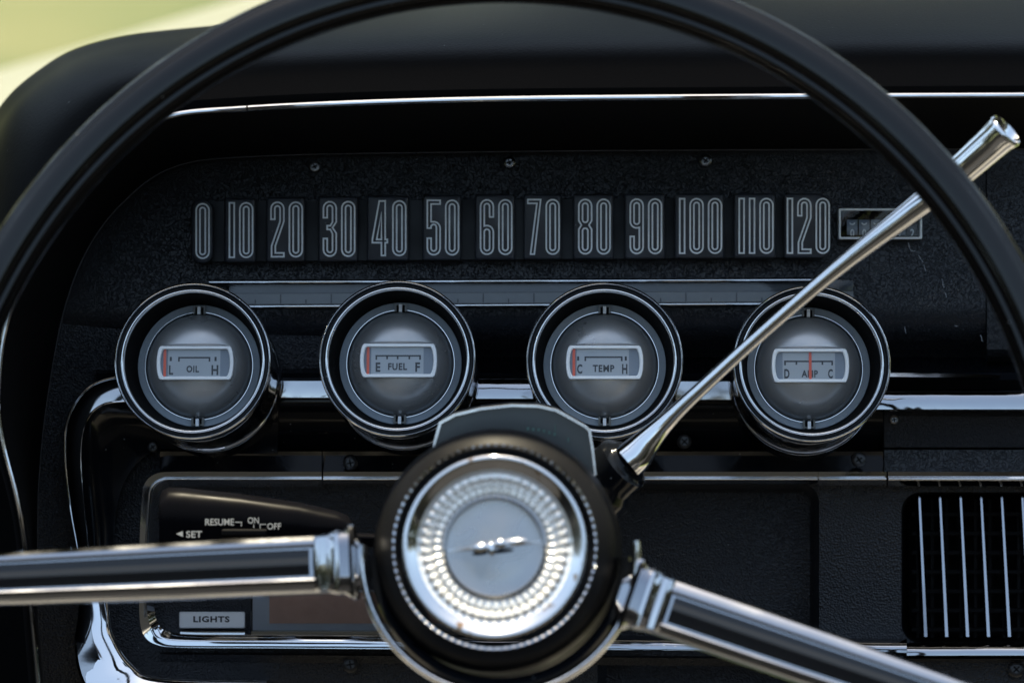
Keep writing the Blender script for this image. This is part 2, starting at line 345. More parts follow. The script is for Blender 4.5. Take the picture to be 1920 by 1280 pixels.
# lower panel in fine vinyl with pocket and vent openings left free
def filled(outer, holes, y):
    bm = bmesh.new(); 
    for loop in [outer] + holes:
        vv = [bm.verts.new(P(q[0], q[1], y)) for q in loop]
        for i in range(len(vv)): bm.edges.new((vv[i], vv[(i+1) % len(vv)]))
    bmesh.ops.triangle_fill(bm, use_beauty=True, use_dissolve=False, edges=bm.edges[:])
    bm.verts.index_update(); V = [v.co.copy() for v in bm.verts]; F = [tuple(v.index for v in f.verts) for f in bm.faces]; bm.free()
    return V, F
pocket = rrect(1120, 906, 1536, 1330, 30, rs=(30, 34, 34, 30))
vent = rrect(1690, 922, 2200, 1205, 36)
obj('lower_panel', filled([(200, 845), (2250, 890), (2250, 1400), (200, 1400)], [pocket, vent], .001), M['fine'], dash)
def pocketwall(loop, y0, y1, shrink=8):
    cx = sum(q[0] for q in loop)/len(loop); cy = sum(q[1] for q in loop)/len(loop)
    def sh(q, k): return (q[0] + (k if q[0] < cx else -k), q[1] + (k if q[1] < cy else -k))
    rows = [[P(*q, y0) for q in loop], [P(*sh(q, 2), y0 + .001) for q in loop], [P(*sh(q, shrink), y0 + (y1-y0)*.8) for q in loop], [P(*sh(q, shrink + 8), y1) for q in loop]]
    v, f = loft(rows, closed_u=True); n = len(loop); f.append(tuple(range(3*n, 4*n))); return v, f
obj('pocket', pocketwall(pocket, .001, .014, 10), M['fine'], dash, smooth=50)
# chrome frame round the switch panel + long lower trim
def trimrun(paths, mm, lab=None):
    rows = [cr(px(r), 8) for r in paths]; return obj('lower_trim', loft(rows), mm, dash, lab, smooth=30)
LT = [[(603,884),(450,884),(330,884),(292,888),(272,905),(266,935),(262,1010),(261,1100),(262,1160),(270,1190),(292,1207),(340,1213),(500,1214),(760,1216)],
      [(603,896),(450,896),(330,896),(302,899),(285,912),(280,938),(275,1010),(272,1100),(273,1155),(281,1182),(300,1198),(345,1203),(500,1204),(760,1206)],
      [(603,899),(450,899),(330,899),(305,902),(289,915),(284,940),(279,1010),(276,1100),(277,1152),(285,1178),(303,1193),(348,1198),(500,1199),(760,1201)],
      [(603,911),(450,911),(332,911),(316,913),(300,926),(294,946),(291,1010),(288,1100),(290,1146),(297,1168),(312,1182),(352,1188),(500,1189),(760,1191)],
      [(603,914),(450,914),(334,914),(320,916),(304,929),(298,948),(295,1010),(292,1100),(294,1144),(301,1165),(315,1178),(354,1184),(500,1185),(760,1187)]]
YT = [-.0106, -.0101, -.011, -.006, .001]
YB = [-.0106, -.0103, -.0098, -.0076, .001]
def yd(i, k): f = min(max((k - 4)/7, 0), 1); f = f*f*(3 - 2*f); return YT[i]*(1-f) + YB[i]*f
trimrun([[(q[0], q[1] + (2 if k > 10 else 0), .001) for k, q in enumerate(LT[0])]] + [[(q[0], q[1], yd(i, k)) for k, q in enumerate(r)] for i, r in enumerate(LT)], M['chrome'], 'chrome frame curving round the switch panel on the left')
obj('trim_highlight', tube([p + Vector((0, -.0012, 0)) for p in cr([P(q[0], q[1] + 1, YT[1]) for q in LT[1][:9]], 8)], .0004, 12), M['chrome'], dash)  # added bead that draws the highlight line along the trim ridge
def straight(x0, x1, pys, ys, mm, dy=0, name='lower_trim', lab=None):
    return obj(name, loft([[P(x0, a, b_), P((x0+x1)/2, a + dy/2, b_), P(x1, a + dy, b_)] for a, b_ in zip(pys, ys)]), mm, dash, lab, smooth=32)
straight(606, 1534, (883, 884, 896, 898.5, 905, 908), (.001, -.0106, -.0101, -.011, -.008, .001), M['chrome'])
straight(1534.5, 1662, (883, 884, 896, 899, 909, 911), (.001, -.0106, -.0101, -.011, -.006, .001), M['chrome'])
straight(1665, 2100, (882, 884, 894, 897, 900, 910, 912), (.001, -.0109, -.0104, -.011, -.0115, -.007, .001), M['chrome'], 1)
straight(760.5, 1700, (1186, 1191, 1196, 1202, 1208, 1213, 1216), (.001, -.0072, -.0088, -.0099, -.0105, -.0106, .001), M['band'], 10)
straight(1700.5, 2100, (1203, 1208, 1212, 1217, 1223, 1228, 1231), (.001, -.0072, -.0087, -.0098, -.0104, -.0105, .001), M['band'], 0)
straight(300, 1700, (1222, 1226, 1240), (.001, -.002, .0008), M['fine'], 10, name='panel_fold')
straight(1702, 2100, (1230, 1234, 1240), (.001, -.002, .0008), M['fine'], 0, name='panel_fold')
for x0_, x1_ in ((606, 1533), (1536, 1661), (1666, 2100)):
    obj('trim_highlight', tube([P(x, 897.5, -.0115) for x in (x0_, x1_)], .00045, 12), M['chrome'], dash)  # highlight line of the straight trims, shaped as an added bead
# screws
def screw(cx, cy, y, r=14, mm=None, rot=.4):
    s = sc_at(y); c = P(cx, cy, y)
    ax = Ax(c, (0, -1, .12)); k = s
    hd = lathe(ax, [(r, 0), (r, 1.5), (r*.85, 4), (r*.5, 5.5), (r*.45, 5.4), (.01, 5.6)], k, 28)
    o = obj('screw', hd, mm or M['gloss'], dash)
    for a in (rot, rot + math.pi/2):
        pts = [(-r*.5, -1.3), (r*.5, -1.3), (r*.5, 1.3), (-r*.5, 1.3)]
        q = [ax.p((x*math.cos(a) - z*math.sin(a))*k, (x*math.sin(a) + z*math.cos(a))*k, (6.0 + .1*(a > rot))*k) for x, z in pts]
        obj('slot', (q, [(0, 1, 2, 3)]), M['matte'], o, smooth=0)
SM = mat('screw_steel', (.30, .30, .31), .3, 1, rvar=.1); SB = mat('black_screw', (.03, .03, .032), .3, .3)
for x, y_, d, r, m_ in ((590, 313, .0065, 11, SM), (955, 305, .0065, 12, SM), (1323, 302, .0065, 12, SM), (657, 868, -.0045, 14, SB), (1283, 828, -.003, 14, SB),
                       (1610, 862, -.0045, 14, SB), (657, 1245, -.0005, 15, SB), (1905, 1254, -.0005, 15, SB), (1676, 787, -.007, 9, SM), (287, 838, -.012, 10, SB)):
    screw(x, y_, d, r, m_, random.uniform(.1, 1.4))
# seam chips / scratches in the vinyl right of the odometer
scuff = mat('scuff', (.3, .32, .35), .7)
for a, b_ in (((1702, 455), (1708, 470)), ((1708, 470), (1716, 471)), ((1722, 478), (1730, 492)), ((1732, 497), (1736, 508)), ((1766, 522), (1770, 540)), ((1772, 548), (1775, 558)), ((1696, 612), (1699, 624)), ((1838, 628), (1842, 640)), ((1790, 610), (1796, 611))):
    d = Vector((b_[0]-a[0], b_[1]-a[1])).normalized(); nn = Vector((-d.y, d.x))*.55
    pts = [Vector(a).lerp(Vector(b_), k/4) + nn*random.uniform(-1.5, 1.5) for k in range(5)]
    obj('scratch', loft([[P(p.x + nn.x*random.uniform(.4, 1.3), p.y + nn.y, -.0012), P(p.x - nn.x, p.y - nn.y, -.0012)] for p in pts]), scuff, dash, smooth=0)

# ------------------------------------------------------------------ speedometer
sp = thing('speedometer', 'long speedometer strip with raised number tiles from 0 to 120 above the round gauges', 'speedometer', P(960, 430, .0))
obj('backing', loft([[P(378 + 1165*k/8, py - 8*k/8*1, y) for k in range(9)] for py, y in ((378, .006), (378, -.001), (490, -.003), (490, .006))]), mat('backing_plastic', (.003, .0035, .005), .4, spec=.2, rvar=.1), sp, smooth=20)
W_, H_ = 24., 102.
def arc(cx, cy, r, a0, a1, n=7): return [(cx + r*math.cos(math.radians(a0 + (a1-a0)*k/n)), cy + r*math.sin(math.radians(a0 + (a1-a0)*k/n))) for k in range(n+1)]
def stad(x0, y0, x1, y1):
    r = (x1-x0)/2; return arc((x0+x1)/2, y1-r, r, 0, 180, 10) + arc((x0+x1)/2, y0+r, r, 180, 360, 10)
six = [[(24, 70), (24, 90)] + arc(12, 90, 12, 0, 180) [1:] + [(0, 12)] + arc(12, 12, 12, 180, 360)[1:] + [(24, 42)] + arc(12, 42, 12, 0, 100, 5)[1:] + [(7, 53), (7, 90)] + arc(12, 90, 5, 180, 0)[1:] + [(17, 70)], stad(7, 7, 17, 47)]
DG = {
 '0': (24, [stad(0, 0, 24, 102), stad(7, 7, 17, 95)]),
 '1': (9, [[(0, 0), (9, 0), (9, 102), (0, 102)]]),
 '2': (24, [[(0, 70), (0, 90)] + arc(12, 90, 12, 180, 0)[1:] + [(24, 66), (8, 20), (8, 7), (24, 7), (24, 0), (1, 0), (1, 20), (17, 66), (17, 90)] + arc(12, 90, 5, 0, 180)[1:] + [(7, 70)]]),
 '3': (24, [[(0, 72), (0, 90)] + arc(12, 90, 12, 180, 0)[1:] + [(24, 64), (17, 53.5), (24, 43), (24, 12)] + arc(12, 12, 12, 0, -180)[1:] + [(0, 33), (7, 33), (7, 12)] + arc(12, 12, 5, 180, 360)[1:] + [(17, 42), (13, 50), (7, 50), (7, 57), (13, 57), (17, 64), (17, 90)] + arc(12, 90, 5, 0, 180)[1:] + [(7, 72)]]),
 '4': (28, [[(13, 102), (24, 102), (24, 30), (28, 30), (28, 24), (24, 24), (24, 0), (17, 0), (17, 24), (0, 24), (0, 30)], [(17, 80), (17, 30), (8, 30)]]),
 '5': (24, [[(24, 102), (0, 102), (0, 50), (7, 50), (7, 54)] + arc(12, 52, 5, 140, 0, 4) + [(17, 12)] + arc(12, 12, 5, 0, -180)[1:] + [(7, 31), (0, 31), (0, 12)] + arc(12, 12, 12, 180, 360)[1:] + [(24, 50)] + arc(12, 50, 12, 0, 100, 5)[1:] + [(7, 62), (7, 95), (24, 95)]]),
 '6': (24, six), '9': (24, [[(24 - x, 102 - y) for x, y in l] for l in six]),
 '7': (24, [[(0, 102), (24, 102), (12, 0), (5, 0), (17, 95), (0, 95)]]),
 '8': (24, [[(0, 62), (0, 90)] + arc(12, 90, 12, 180, 0)[1:] + [(24, 62), (19, 54), (24, 46), (24, 12)] + arc(12, 12, 12, 0, -180)[1:] + [(0, 46), (5, 54)], stad(7, 7, 17, 48), stad(7, 59, 17, 95)]),
}
tiles = [('0', 358.5, 399.5, 373, 493.5), ('10', 420.5, 479.5, 371.5, 491.5), ('20', 499, 572, 370, 490.5), ('30', 596.5, 671, 368.5, 490), ('40', 688, 767, 367, 489),
         ('50', 792, 865, 365.5, 488), ('60', 890.5, 966, 364.7, 487), ('70', 981.5, 1052.5, 364.4, 486.5), ('80', 1074.5, 1150.5, 364, 486), ('90', 1171, 1247, 363.4, 485.4),
         ('100', 1265, 1358, 363, 484.5), ('110', 1376, 1455, 363, 484), ('120', 1470, 1557, 363, 484)]
def raised(loop, yf, yb, bev=3):
    cx = sum(q[0] for q in loop)/len(loop); cy = sum(q[1] for q in loop)/len(loop)
    hw = max(q[0] for q in loop) - cx; hh = max(q[1] for q in loop) - cy
    def g(k): return [(cx + (q[0]-cx)*(1 - k/hw), cy + (q[1]-cy)*(1 - k/hh)) for q in loop]
    n = len(loop)
    rows = [[P(*q, yb) for q in loop], [P(*q, yf + .0012) for q in loop], [P(*q, yf + .0004) for q in g(bev*.35)], [P(*q, yf) for q in g(bev)]]
    v, f = loft(rows, closed_u=True); f.append(tuple(range(3*n, 4*n))); return v, f
for body, x0, x1, y0, y1 in tiles:
    yf = -.0085
    if body == '0': lp = rrect(x0, y0, x1, y1, 19, 8)
    elif body == '120': lp = rrect(x0, y0, x1, y1, 4, 6, rs=(4, 24, 20, 4))
    else: lp = rrect(x0, y0, x1, y1, 4, 4)
    to = obj('number_tile', raised(lp, yf, .002, 4), M['tile'], sp, 'raised black tile with the number ' + body, smooth=40)
    adv = [DG[c][0] for c in body]; gap = 10.5
    tw = sum(adv) + gap*(len(adv)-1)
    fp = pxmap((x0+x1)/2 + (1 if len(body) == 1 else 2), (y0+y1)/2, yf)
    x = -tw/2; vf = []
    for c in body:
        for loop in DG[c][1]:
            vf.append(strip([(x + a, b_ - 51) for a, b_ in loop], 3.0, fp, .0004, -.0002))
        x += DG[c][0] + gap
    obj('numeral', join(*vf), M['line'], to, smooth=0)
# speed pointer window under the tiles
swy = -.004
def sline(x0, x1, ya, yb, w, name):
    obj(name, tube([P(x0 + (x1-x0)*k/12, ya + (yb-ya)*k/12, -.0055) for k in range(13)], .00062, 16), M['chrome'], sp, smooth=60)
    return obj(name, loft([[P(x0, ya + o_, y), P(x1, yb + o_, y)] for o_, y in ((-4, .002), (-4, -.0035), (4, -.0045), (4.5, .002))]), M['gloss'], sp, smooth=20)
sline(392, 1545, 529, 524.5, 6, 'window_trim'); sline(455, 1600, 574.5, 568.5, 6, 'window_trim')
obj('pointer_scale', loft([[P(430, a, y), P(1600, a - 5, y)] for a, y in ((531, .0), (550, -.0004))]), mat('window_dark', (.04, .047, .058), .2, rvar=.1, cvar=.4), sp, smooth=0)
obj('pointer_scale', loft([[P(430, a, y), P(1600, a - 5, y)] for a, y in ((551, -.0012), (570, -.0014))]), mat('scale_strip', (.15, .155, .16), .35, .1, cvar=.3), sp, smooth=0)
tk = []
for k in range(26):
    x = 430 + k*47.5; big = k % 2 == 0
    tk.append(pbox(x, x + 2.2, (552 if big else 562) - 5*k/26, 569 - 5*k/26, -.0019, -.0010))
obj('scale_marks', join(*tk), M['ink'], sp, smooth=0)
obj('window_lens', loft([[P(430, a, y), P(1600, a - 5, y)] for a, y in ((530, -.0035), (573, -.0045))]), M['glass'], sp, smooth=0)

# ------------------------------------------------------------------ odometer
od = thing('odometer', 'small rectangular mileage counter in a thin chrome frame right of the 120 tile', 'odometer', P(1651, 420, 0))
obj('frame', frame_solid(rrect(1573, 391, 1729, 448, 2, 2), rrect(1576.5, 394.5, 1725.5, 444.5, 2, 2), -.004, .002), M['line'], od, smooth=20)
obj('housing', pocketwall(rrect(1576, 394, 1726, 445, 2, 2), -.002, .004, 6), M['matte'], od)
for k in range(6):
    x = 1598 + k*22.5; 
    dm = [(0, 12), (6, 4), (8, 0), (6, -4), (0, -12)]
    rows = [[P(x - 10, 428 - a, .0022 - b_*.0003), P(x + 10, 428 - a, .0022 - b_*.0003)] for a, b_ in ((16, 0), (10, 3), (3, 5), (-4, 5), (-10, 4), (-16, 1))]
    dmo = obj('number_wheel', loft(rows), M['cardside' if k < 5 else 'tile'], od, smooth=60)
    fp = pxmap(x, 437, .0002)
    vf = text('003672'[k] if k > 1 else '0', 15, fp, 0, 0, .8, .02)
    if k < 5: vf = join(vf, strip(arc(0, 21, 5, 200, 340, 5), 2, fp, 0.0001, 0, closed=False))
    obj('digit', vf, M['line'], dmo, smooth=0)
obj('lens', (px([(1577, 395), (1725, 395), (1725, 444), (1577, 444)], -.003), [(0, 1, 2, 3)]), M['glass'], od, smooth=0)

# ------------------------------------------------------------------ four gauges
def dscale(fp, items):
    return join(*items)
def bar(fp, x0, y0, x1, y1, h): return ([fp(x0, y0, h), fp(x1, y0, h), fp(x1, y1, h), fp(x0, y1, h)], [(0, 1, 2, 3)])
def gauge(cx, cy, word, label, needle, spec):
    y0 = -.070; s = sc_at(y0); O = P(cx, cy, y0)
    g = thing('gauge', label, 'gauge', O, 'round chrome gauges in a row across the dashboard')
    ax = Ax(O, (-.033, -1, .117)); k = s
    axp = Ax(O, (-.030, -1, .168))
    obj('pod_neck', lathe(ax, [(146, -8), (145, -22), (141, -34)], k, 96), M['dark_chrome'], g, smooth=50)
    obj('pod', lathe(axp, [(140, -26), (143, -34), (144.5, -60), (141, -110), (139.5, -190), (140, -350)], k, 96), M['chrome_worn'], g, smooth=50)
    obj('pod_collar', lathe(axp, [(139, -214), (143, -219), (144.5, -230), (143, -241), (139, -246)], k, 96), M['chrome'], g, smooth=60)
    obj('bezel', lathe(ax, [(143, -40), (146, -22), (147.8, -10), (148, -4), (147, -1), (145.6, 0), (144.4, -1), (143.6, -3), (141.5, -12), (137.5, -14), (136, -8), (135.4, -5), (134, -3.2), (132, -3.4), (130.6, -6), (129, -16)], k, 128), M['chrome'], g, smooth=75)
    obj('bowl', lathe(ax, [(129, -14), (126, -30), (118.5, -88), (116.5, -92)], k, 96), M['matte'], g)
    obj('bezel_groove_dark', lathe(ax, [(143.5, -6), (141.8, -9.5), (139.5, -10.5), (137.3, -9.8), (136, -7)], k, 128), M['gloss'], g, smooth=60)  # black ring put in for the dark reflection between the chrome lips
    obj('dial_ring', lathe(ax, [(117, -91), (116, -90), (103.5, -93), (101, -100)], k, 96), M['ring'], g, smooth=50)
    obj('ring_edge', lathe(ax, [(104.2, -93.2), (103.4, -91.5), (102.2, -91.5), (101.4, -94)], k, 96), M['silver'], g, smooth=60)
    prof = [(101.5, -104)] + [(100*math.sin(math.radians(a)), -100 + 56*math.cos(math.radians(a))) for a in range(90, -1, -5)]
    obj('dome', lathe(ax, prof, k, 96), M['dome'], g, smooth=70)
    fpx = lambda x, y, h=0: ax.p(x*k, y*k, h*k)
    def barrel(hw, hh, bulge, n=8):
        pts = [(-hw + 2*hw*i/n, hh) for i in range(n)]
        pts += [(hw + bulge*math.cos(math.radians(a)), hh*math.sin(math.radians(a))) for a in range(90, -91, -22)]
        pts += [(hw - 2*hw*i/n, -hh) for i in range(1, n)]
        pts += [(-hw - bulge*math.cos(math.radians(a)), hh*math.sin(math.radians(a))) for a in range(-90, 91, 22)]
        out = []
        for q in pts:
            if not out or (Vector(q) - Vector(out[-1])).length > .3: out.append(q)
        if (Vector(out[0]) - Vector(out[-1])).length < .3: out.pop()
        return out
    ou = barrel(65, 32, 8); inn = [(x*.905, y*.81) for x, y in ou]
    HF = -36
    rows = [[fpx(x*1.0, y*1.0, -72) for x, y in ou], [fpx(x, y, HF - 1) for x, y in ou], [fpx(x*.985, y*.97, HF) for x, y in ou], [fpx(x*.925, y*.84, HF) for x, y in ou], [fpx(x, y, HF - 1.5) for x, y in inn], [fpx(x, y, HF - 9) for x, y in inn]]
    wf = obj('window_frame', loft(rows, closed_u=True), M['frame'], g, smooth=30)
    # hood above the window
    hd = []
    for i in range(13):
        u = -1 + 2*i/12; yy = 34 + 7*(1 - u*u)
        hd.append([fpx(u*64, yy, -74), fpx(u*64, yy, -55), fpx(u*64, 32.5, HF - .5)])
    obj('window_hood', loft(hd), M['dome'], g, smooth=60)
    n = len(inn)
    obj('dial_card', ([fpx(x, y, HF - 8) for x, y in inn], [tuple(range(n))]), M['cardside'], g, smooth=0)  # darker ends beside lit_card: drum edge and its shadow put into the colour
    hc = HF - 7.4
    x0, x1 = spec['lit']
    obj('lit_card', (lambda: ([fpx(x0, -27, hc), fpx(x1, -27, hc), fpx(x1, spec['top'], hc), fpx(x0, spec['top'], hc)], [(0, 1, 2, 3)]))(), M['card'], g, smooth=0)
    h2 = hc + .5; it = []
    bx0, bx1, by, th = spec['bar']
    it.append(bar(fpx, bx0, by - th, bx1, by, h2))
    for tx, tl in spec['ticks']: it.append(bar(fpx, tx - 1.6, by - th - tl, tx + 1.6, by - th, h2))
    for tx, ty in spec.get('blocks', ()): it.append(bar(fpx, tx - 2, ty - 4, tx + 2, ty + 4, h2))
    for ch, tx, ty, th_, tw in spec['txt']: it.append(text(ch, th_, fpx, tx, ty, 1, .034, h2, tw))
    obj('lettering', join(*it), M['ink'], g, smooth=0)
    obj('needle', (lambda b_: b_)(bar(fpx, needle - 2.6, -27, needle + 2.6, 27, hc + 1.6)), M['red'], g, smooth=0)
    obj('window_lens', ([fpx(x, y, HF - 2.5) for x, y in inn], [tuple(range(n))]), M['glass'], g, smooth=0)
    for sy in (1, -1):
        c = 107*sy
        def bb(xa, xb, ya, yb, ha, hb):
            V = [fpx(x, y, h) for x in (xa, xb) for y in (ya, yb) for h in (ha, hb)]
            return V, [(0,1,3,2), (4,6,7,5), (0,4,5,1), (2,3,7,6), (0,2,6,4), (1,5,7,3)]
        obj('pin_bracket', join(bb(-12, -8, c - 8, c + 8, -96, -84), bb(8, 12, c - 8, c + 8, -96, -84), bb(-8, 8, c + 6*sy - 1.5, c + 6*sy + 1.5, -96, -85)), M['bracket'], g, smooth=0)
        obj('bracket_slot', bb(-8, 8, c - 9, c + 5, -96, -88), M['matte'], g, smooth=0)
        obj('pin', bb(-3, 3, c - 9, c + 5, -88, -78), M['white'], g, smooth=0)
    return g
gauge(360.5, 676, 'OIL', 'leftmost round chrome gauge with OIL dial and red needle at the left', -58,
      dict(lit=(-52, 47), top=27, bar=(-33, 28, 12, 3), ticks=((-31.5, 6), (26.5, 6)), blocks=((-47, 8), (38, 8)), txt=(('OIL', -5, -11, 13, 24), ('L', -46, -13, 18, 8), ('H', 37, -13, 19, 13))))
gauge(744.5, 671.5, 'FUEL', 'second round chrome gauge from the left with FUEL dial', -58,
      dict(lit=(-52, 47), top=27, bar=(-44, 42, 11, 3), ticks=((-42.4, 6), (-22, 5), (-2, 5), (20, 5), (40.4, 6)), txt=(('FUEL', -2, -11, 13.5, 36), ('E', -39, -12, 18, 9), ('F', 36, -12, 18, 9))))
gauge(1133.5, 675, 'TEMP', 'round chrome gauge with TEMP dial, above and right of the wheel hub', -58,
      dict(lit=(-53, 46), top=27, bar=(-38, 34, 12, 3), ticks=((-36.4, 6), (32.4, 6)), blocks=((-50, 8), (40, 8)), txt=(('TEMP', -2, -11, 13.5, 41), ('C', -47, -12, 18, 10), ('H', 38, -12, 19, 10))))
gauge(1522, 681, 'AMP', 'rightmost round gauge with AMP dial and centred red needle, crossed by the shift lever', 0,
      dict(lit=(-52, 47), top=27, bar=(-49, 43, 10, 3), ticks=((-47.4, 6), (-26, 5), (23, 5), (41.4, 6)), txt=(('AMP', -1, -15, 13.5, 31), ('D', -44, -15, 18, 10), ('C', 38, -15, 18, 9))))

# ------------------------------------------------------------------ air vent
av = thing('air_vent', 'dark air vent with upright chrome fins at lower right of the dashboard', 'air vent', P(1900, 1060, .01))
obj('housing', pocketwall(vent, .0012, .045, 6), M['matte'], av)
bl = []
for k in range(7):
    yy = 960 + k*36; bl.append(pbox(1710, 2150, yy, yy + 7, .032, .034))
for k in range(16):
    xx = 1718 + k*27; bl.append(pbox(xx, xx + 6, 935, 1195, .035, .038))
obj('rear_grille', join(*bl), mat('grille_black', (.004, .004, .005), .6, spec=.2), av, smooth=0)
for k in range(8):
    xt = 1724 + 38.6*k; xb = 1736 + 39.2*k
    a = P(xt, 930, .008); b_ = P(xb, 1193, -.005)
    V = []
    for p, w_ in ((a, .00055), (b_, .00085)):
        V += [p + Vector((-w_, .0004, 0)), p + Vector((-w_*.75, 0, 0)), p + Vector((w_*.75, 0, 0)), p + Vector((w_, .0004, 0)), p + Vector((w_*.4 , .012, 0)), p + Vector((-w_*.4, .012, 0))]
    obj('fin', (V, [(i, (i+1) % 6, 6+(i+1) % 6, 6+i) for i in range(6)] + [(5,4,3,2,1,0), (6,7,8,9,10,11)]), M['spoke'], av, smooth=20)

# ------------------------------------------------------------------ lights label, clear cover
ll = thing('label_plate', 'small silver plate reading LIGHTS on the lower left panel', 'label', P(398, 1161, 0))
obj('plate', raised(rrect(336, 1146, 459.5, 1177, 3, 3), -.0022, .001, 1.5), M['label'], ll)
fp = pxmap(396.5, 1160, -.0022)
obj('lettering', text('LIGHTS', 11.5, fp, 0, 0, 1, .035, .0001, 68), M['ink'], ll, smooth=0)
obj('light_switch_tab', pbox(338, 459, 1183, 1187, -.004, .001), M['chrome_worn'], ll, smooth=0)
cv = thing('clear_cover', 'clear plastic cover over a worn reddish card, right of the LIGHTS plate', 'plastic cover', P(640, 1150, 0))
obj('card', pbox(505, 860, 1110, 1168, -.002, .001), M['tan'], cv, smooth=0)
obj('backing', pbox(474, 880, 1106, 1186, -.0015, .0012), mat('grey_backing', (.62, .66, .72), .4), cv, smooth=0)
obj('cover', pbox(470, 884, 1104, 1190, -.006, -.0025), M['smoke'], cv, smooth=0, bevel=.0006)
obj('cover_edge', pbox(471, 884, 1183, 1189, -.0068, -.002), mat('yellowed_edge', (.16, .13, .09), .3), cv, smooth=0)

# ------------------------------------------------------------------ steering column, indicator, lever, stalk
AW = Vector((-.035, -1, .156)).normalized()        # wheel axis towards the driver
YW = -.212
HC = P(927, 1024, YW); KW = sc_at(YW)
axw = Ax(HC, AW)
colm = thing('steering_column', 'black steering column housing with gear indicator window behind the wheel hub', 'steering column', axw.p(0, 0, -.12))
obj('housing', lathe(axw, [(236, -150), (240, -170), (240, -330), (232, -350), (205, -420), (195, -900)], KW, 80), M['rubber'], colm, smooth=50)
yi = -.125
gi = [(806, 880), (812, 830), (823, 791), (850, 776), (900, 764), (960, 757.5), (1010, 759), (1045, 767), (1100, 798), (1108, 806), (1114, 845), (1119, 890), (960, 960)]
def inset(poly, k):
    cx = 962; cy = 870; return [(cx + (q[0]-cx)*(1-k/150), cy + (q[1]-cy)*(1-k/110)) for q in poly]
io = obj('gear_indicator', prism(gi, yi, yi + .05), M['rubber'], colm, smooth=25)
obj('indicator_frame', frame_solid(gi, inset(gi, 5), yi - .0025, yi + .004), M['silver'], io, smooth=25)
gi2 = inset(gi, 5)
obj('indicator_lens', ([P(*q, yi - .0012) for q in gi2], [tuple(range(len(gi2)))]), mat('indicator_grey', (.045, .055, .06), .18), io, smooth=0)
fpi = pxmap(1018, 806, yi - .0014)
vf = []
for k, (x, y_) in enumerate(((-28, 3), (-18, 2), (-8, 1), (2, -1), (12, -4), (22, -7))): vf.append(bar(fpi, x - 2.4, y_ - 3.5, x + 2.4, y_ + 2.5, .0002))
vf.append(bar(fpi, 46, -22, 49, -14, .0002)); vf.append(bar(fpi, 22, -2, 23.5, 12, .0002))
obj('indicator_marks', join(*vf), M['teal'], io, smooth=0)
# boss for the lever
obj('lever_boss', tube(cr(px([(1080, 960, -.10), (1130, 905, -.105), (1165, 872, -.108), (1182, 858, -.11)]), 5), [.013]*6 + [.0115]*6 + [.0095, .0085, .008, .0075], 24), M['gloss'], colm, smooth=60)

sh = thing('shift_lever', 'slim chrome gear shift lever running diagonally behind the wheel rim at right', 'gear lever', P(1185, 862, -.11))
pp = cr(px([(1176, 866, -.112), (1192, 852, -.112), (1215, 826, -.113), (1250, 790, -.115), (1300, 742, -.118), (1420, 632, -.124), (1560, 511, -.131), (1700, 402, -.138), (1752, 362, -.140), (1775, 343, -.141)]), 8)
rr_ = cr([(34, 0, 0), (33, 0, 0), (26, 0, 0), (18, 0, 0), (14, 0, 0), (13, 0, 0), (15.5, 0, 0), (22, 0, 0), (25, 0, 0), (26, 0, 0)], 8)
kk = sc_at(-.125)
obj('shaft', tube(pp, [q.x*kk for q in rr_], 32), M['chrome'], sh, smooth=60)
pp = [P(*q) for q in ((1772, 346, -.141), (1774, 344, -.141), (1830, 296, -.144), (1868, 262, -.146), (1884, 247, -.147), (1891, 240.5, -.1475), (1893, 239, -.1477), (1889, 242, -.1475), (1878, 252, -.147))]
dv = (P(1891, 240.5, -.154) - P(1774, 344, -.141)).normalized()
axk = Ax(pp[1], dv)
kr = [(.1, -4), (25, -4), (28.5, 2), (30, 25), (31, 70), (32, 110), (33.5, 134), (35.5, 146), (35.5, 150), (33, 153), (29.5, 148), (27, 132), (10, 124), (.1, 123)]
obj('knob', lathe(axk, kr, kk, 48), M['chrome'], sh, smooth=50)

cs = thing('cruise_control_stalk', 'black cruise control stalk with RESUME ON OFF lettering above the left spoke', 'stalk', P(480, 970, -.12))
ys_ = -.115
sec = []
for x, ya, yb, dep in ((298, 935, 1030, .012), (304, 920, 1040, .016), (316, 913, 1046, .018), (345, 914, 1050, .019), (450, 925, 1050, .019), (560, 941, 1045, .018), (630, 957, 1038, .017), (652, 966, 1034, .015), (661, 980, 1030, .012), (665, 998, 1026, .009), (790, 1004, 1024, .009)):
    r8 = 16; loop = []
    for (u, v_) in ((0, .5), (0, .24), (.10, .10), (.28, .02), (.5, 0), (.75, .03), (1, .2), (1, .7), (.85, 1), (.15, 1)):
        # u: front->back, v: top->bottom
        loop.append(P(x, ya + (yb-ya)*v_, ys_ + dep*u))
    sec.append(loop)
obj('body', loft(sec, closed_u=True, cap=True), mat('stalk_plastic', (.003, .003, .004), .3, ior=1.1, rvar=.08), cs, smooth=50, bevel=.0008)
fps = pxmap(458, 978, ys_ - .0004)
vf = [text('RESUME', 12.5, fps, -46, 0, 1, .015, .0002, 54), text('OFF', 12, fps, 56, -8, 1, .01, .0002, 26), text('ON', 12, fps, 17, 3, 1, .01, .0002, 21),
      text('SET', 12.5, fps, -94, -23, 1, .015, .0002, 30),
      ([fps(-128, -22, .0002), fps(-115, -17, .0002), fps(-115, -28, .0002)], [(0, 1, 2)]),
      bar(fps, -17, -1, -6, .5, .0002), bar(fps, -6, -8, -4.5, .5, .0002), bar(fps, 30, -5, 41, -3.5, .0002), bar(fps, 29, -12, 30.5, -3.5, .0002), bar(fps, 17, -11, 18.5, -5, .0002)]
obj('lettering', join(*vf), M['cream'], cs, smooth=0)
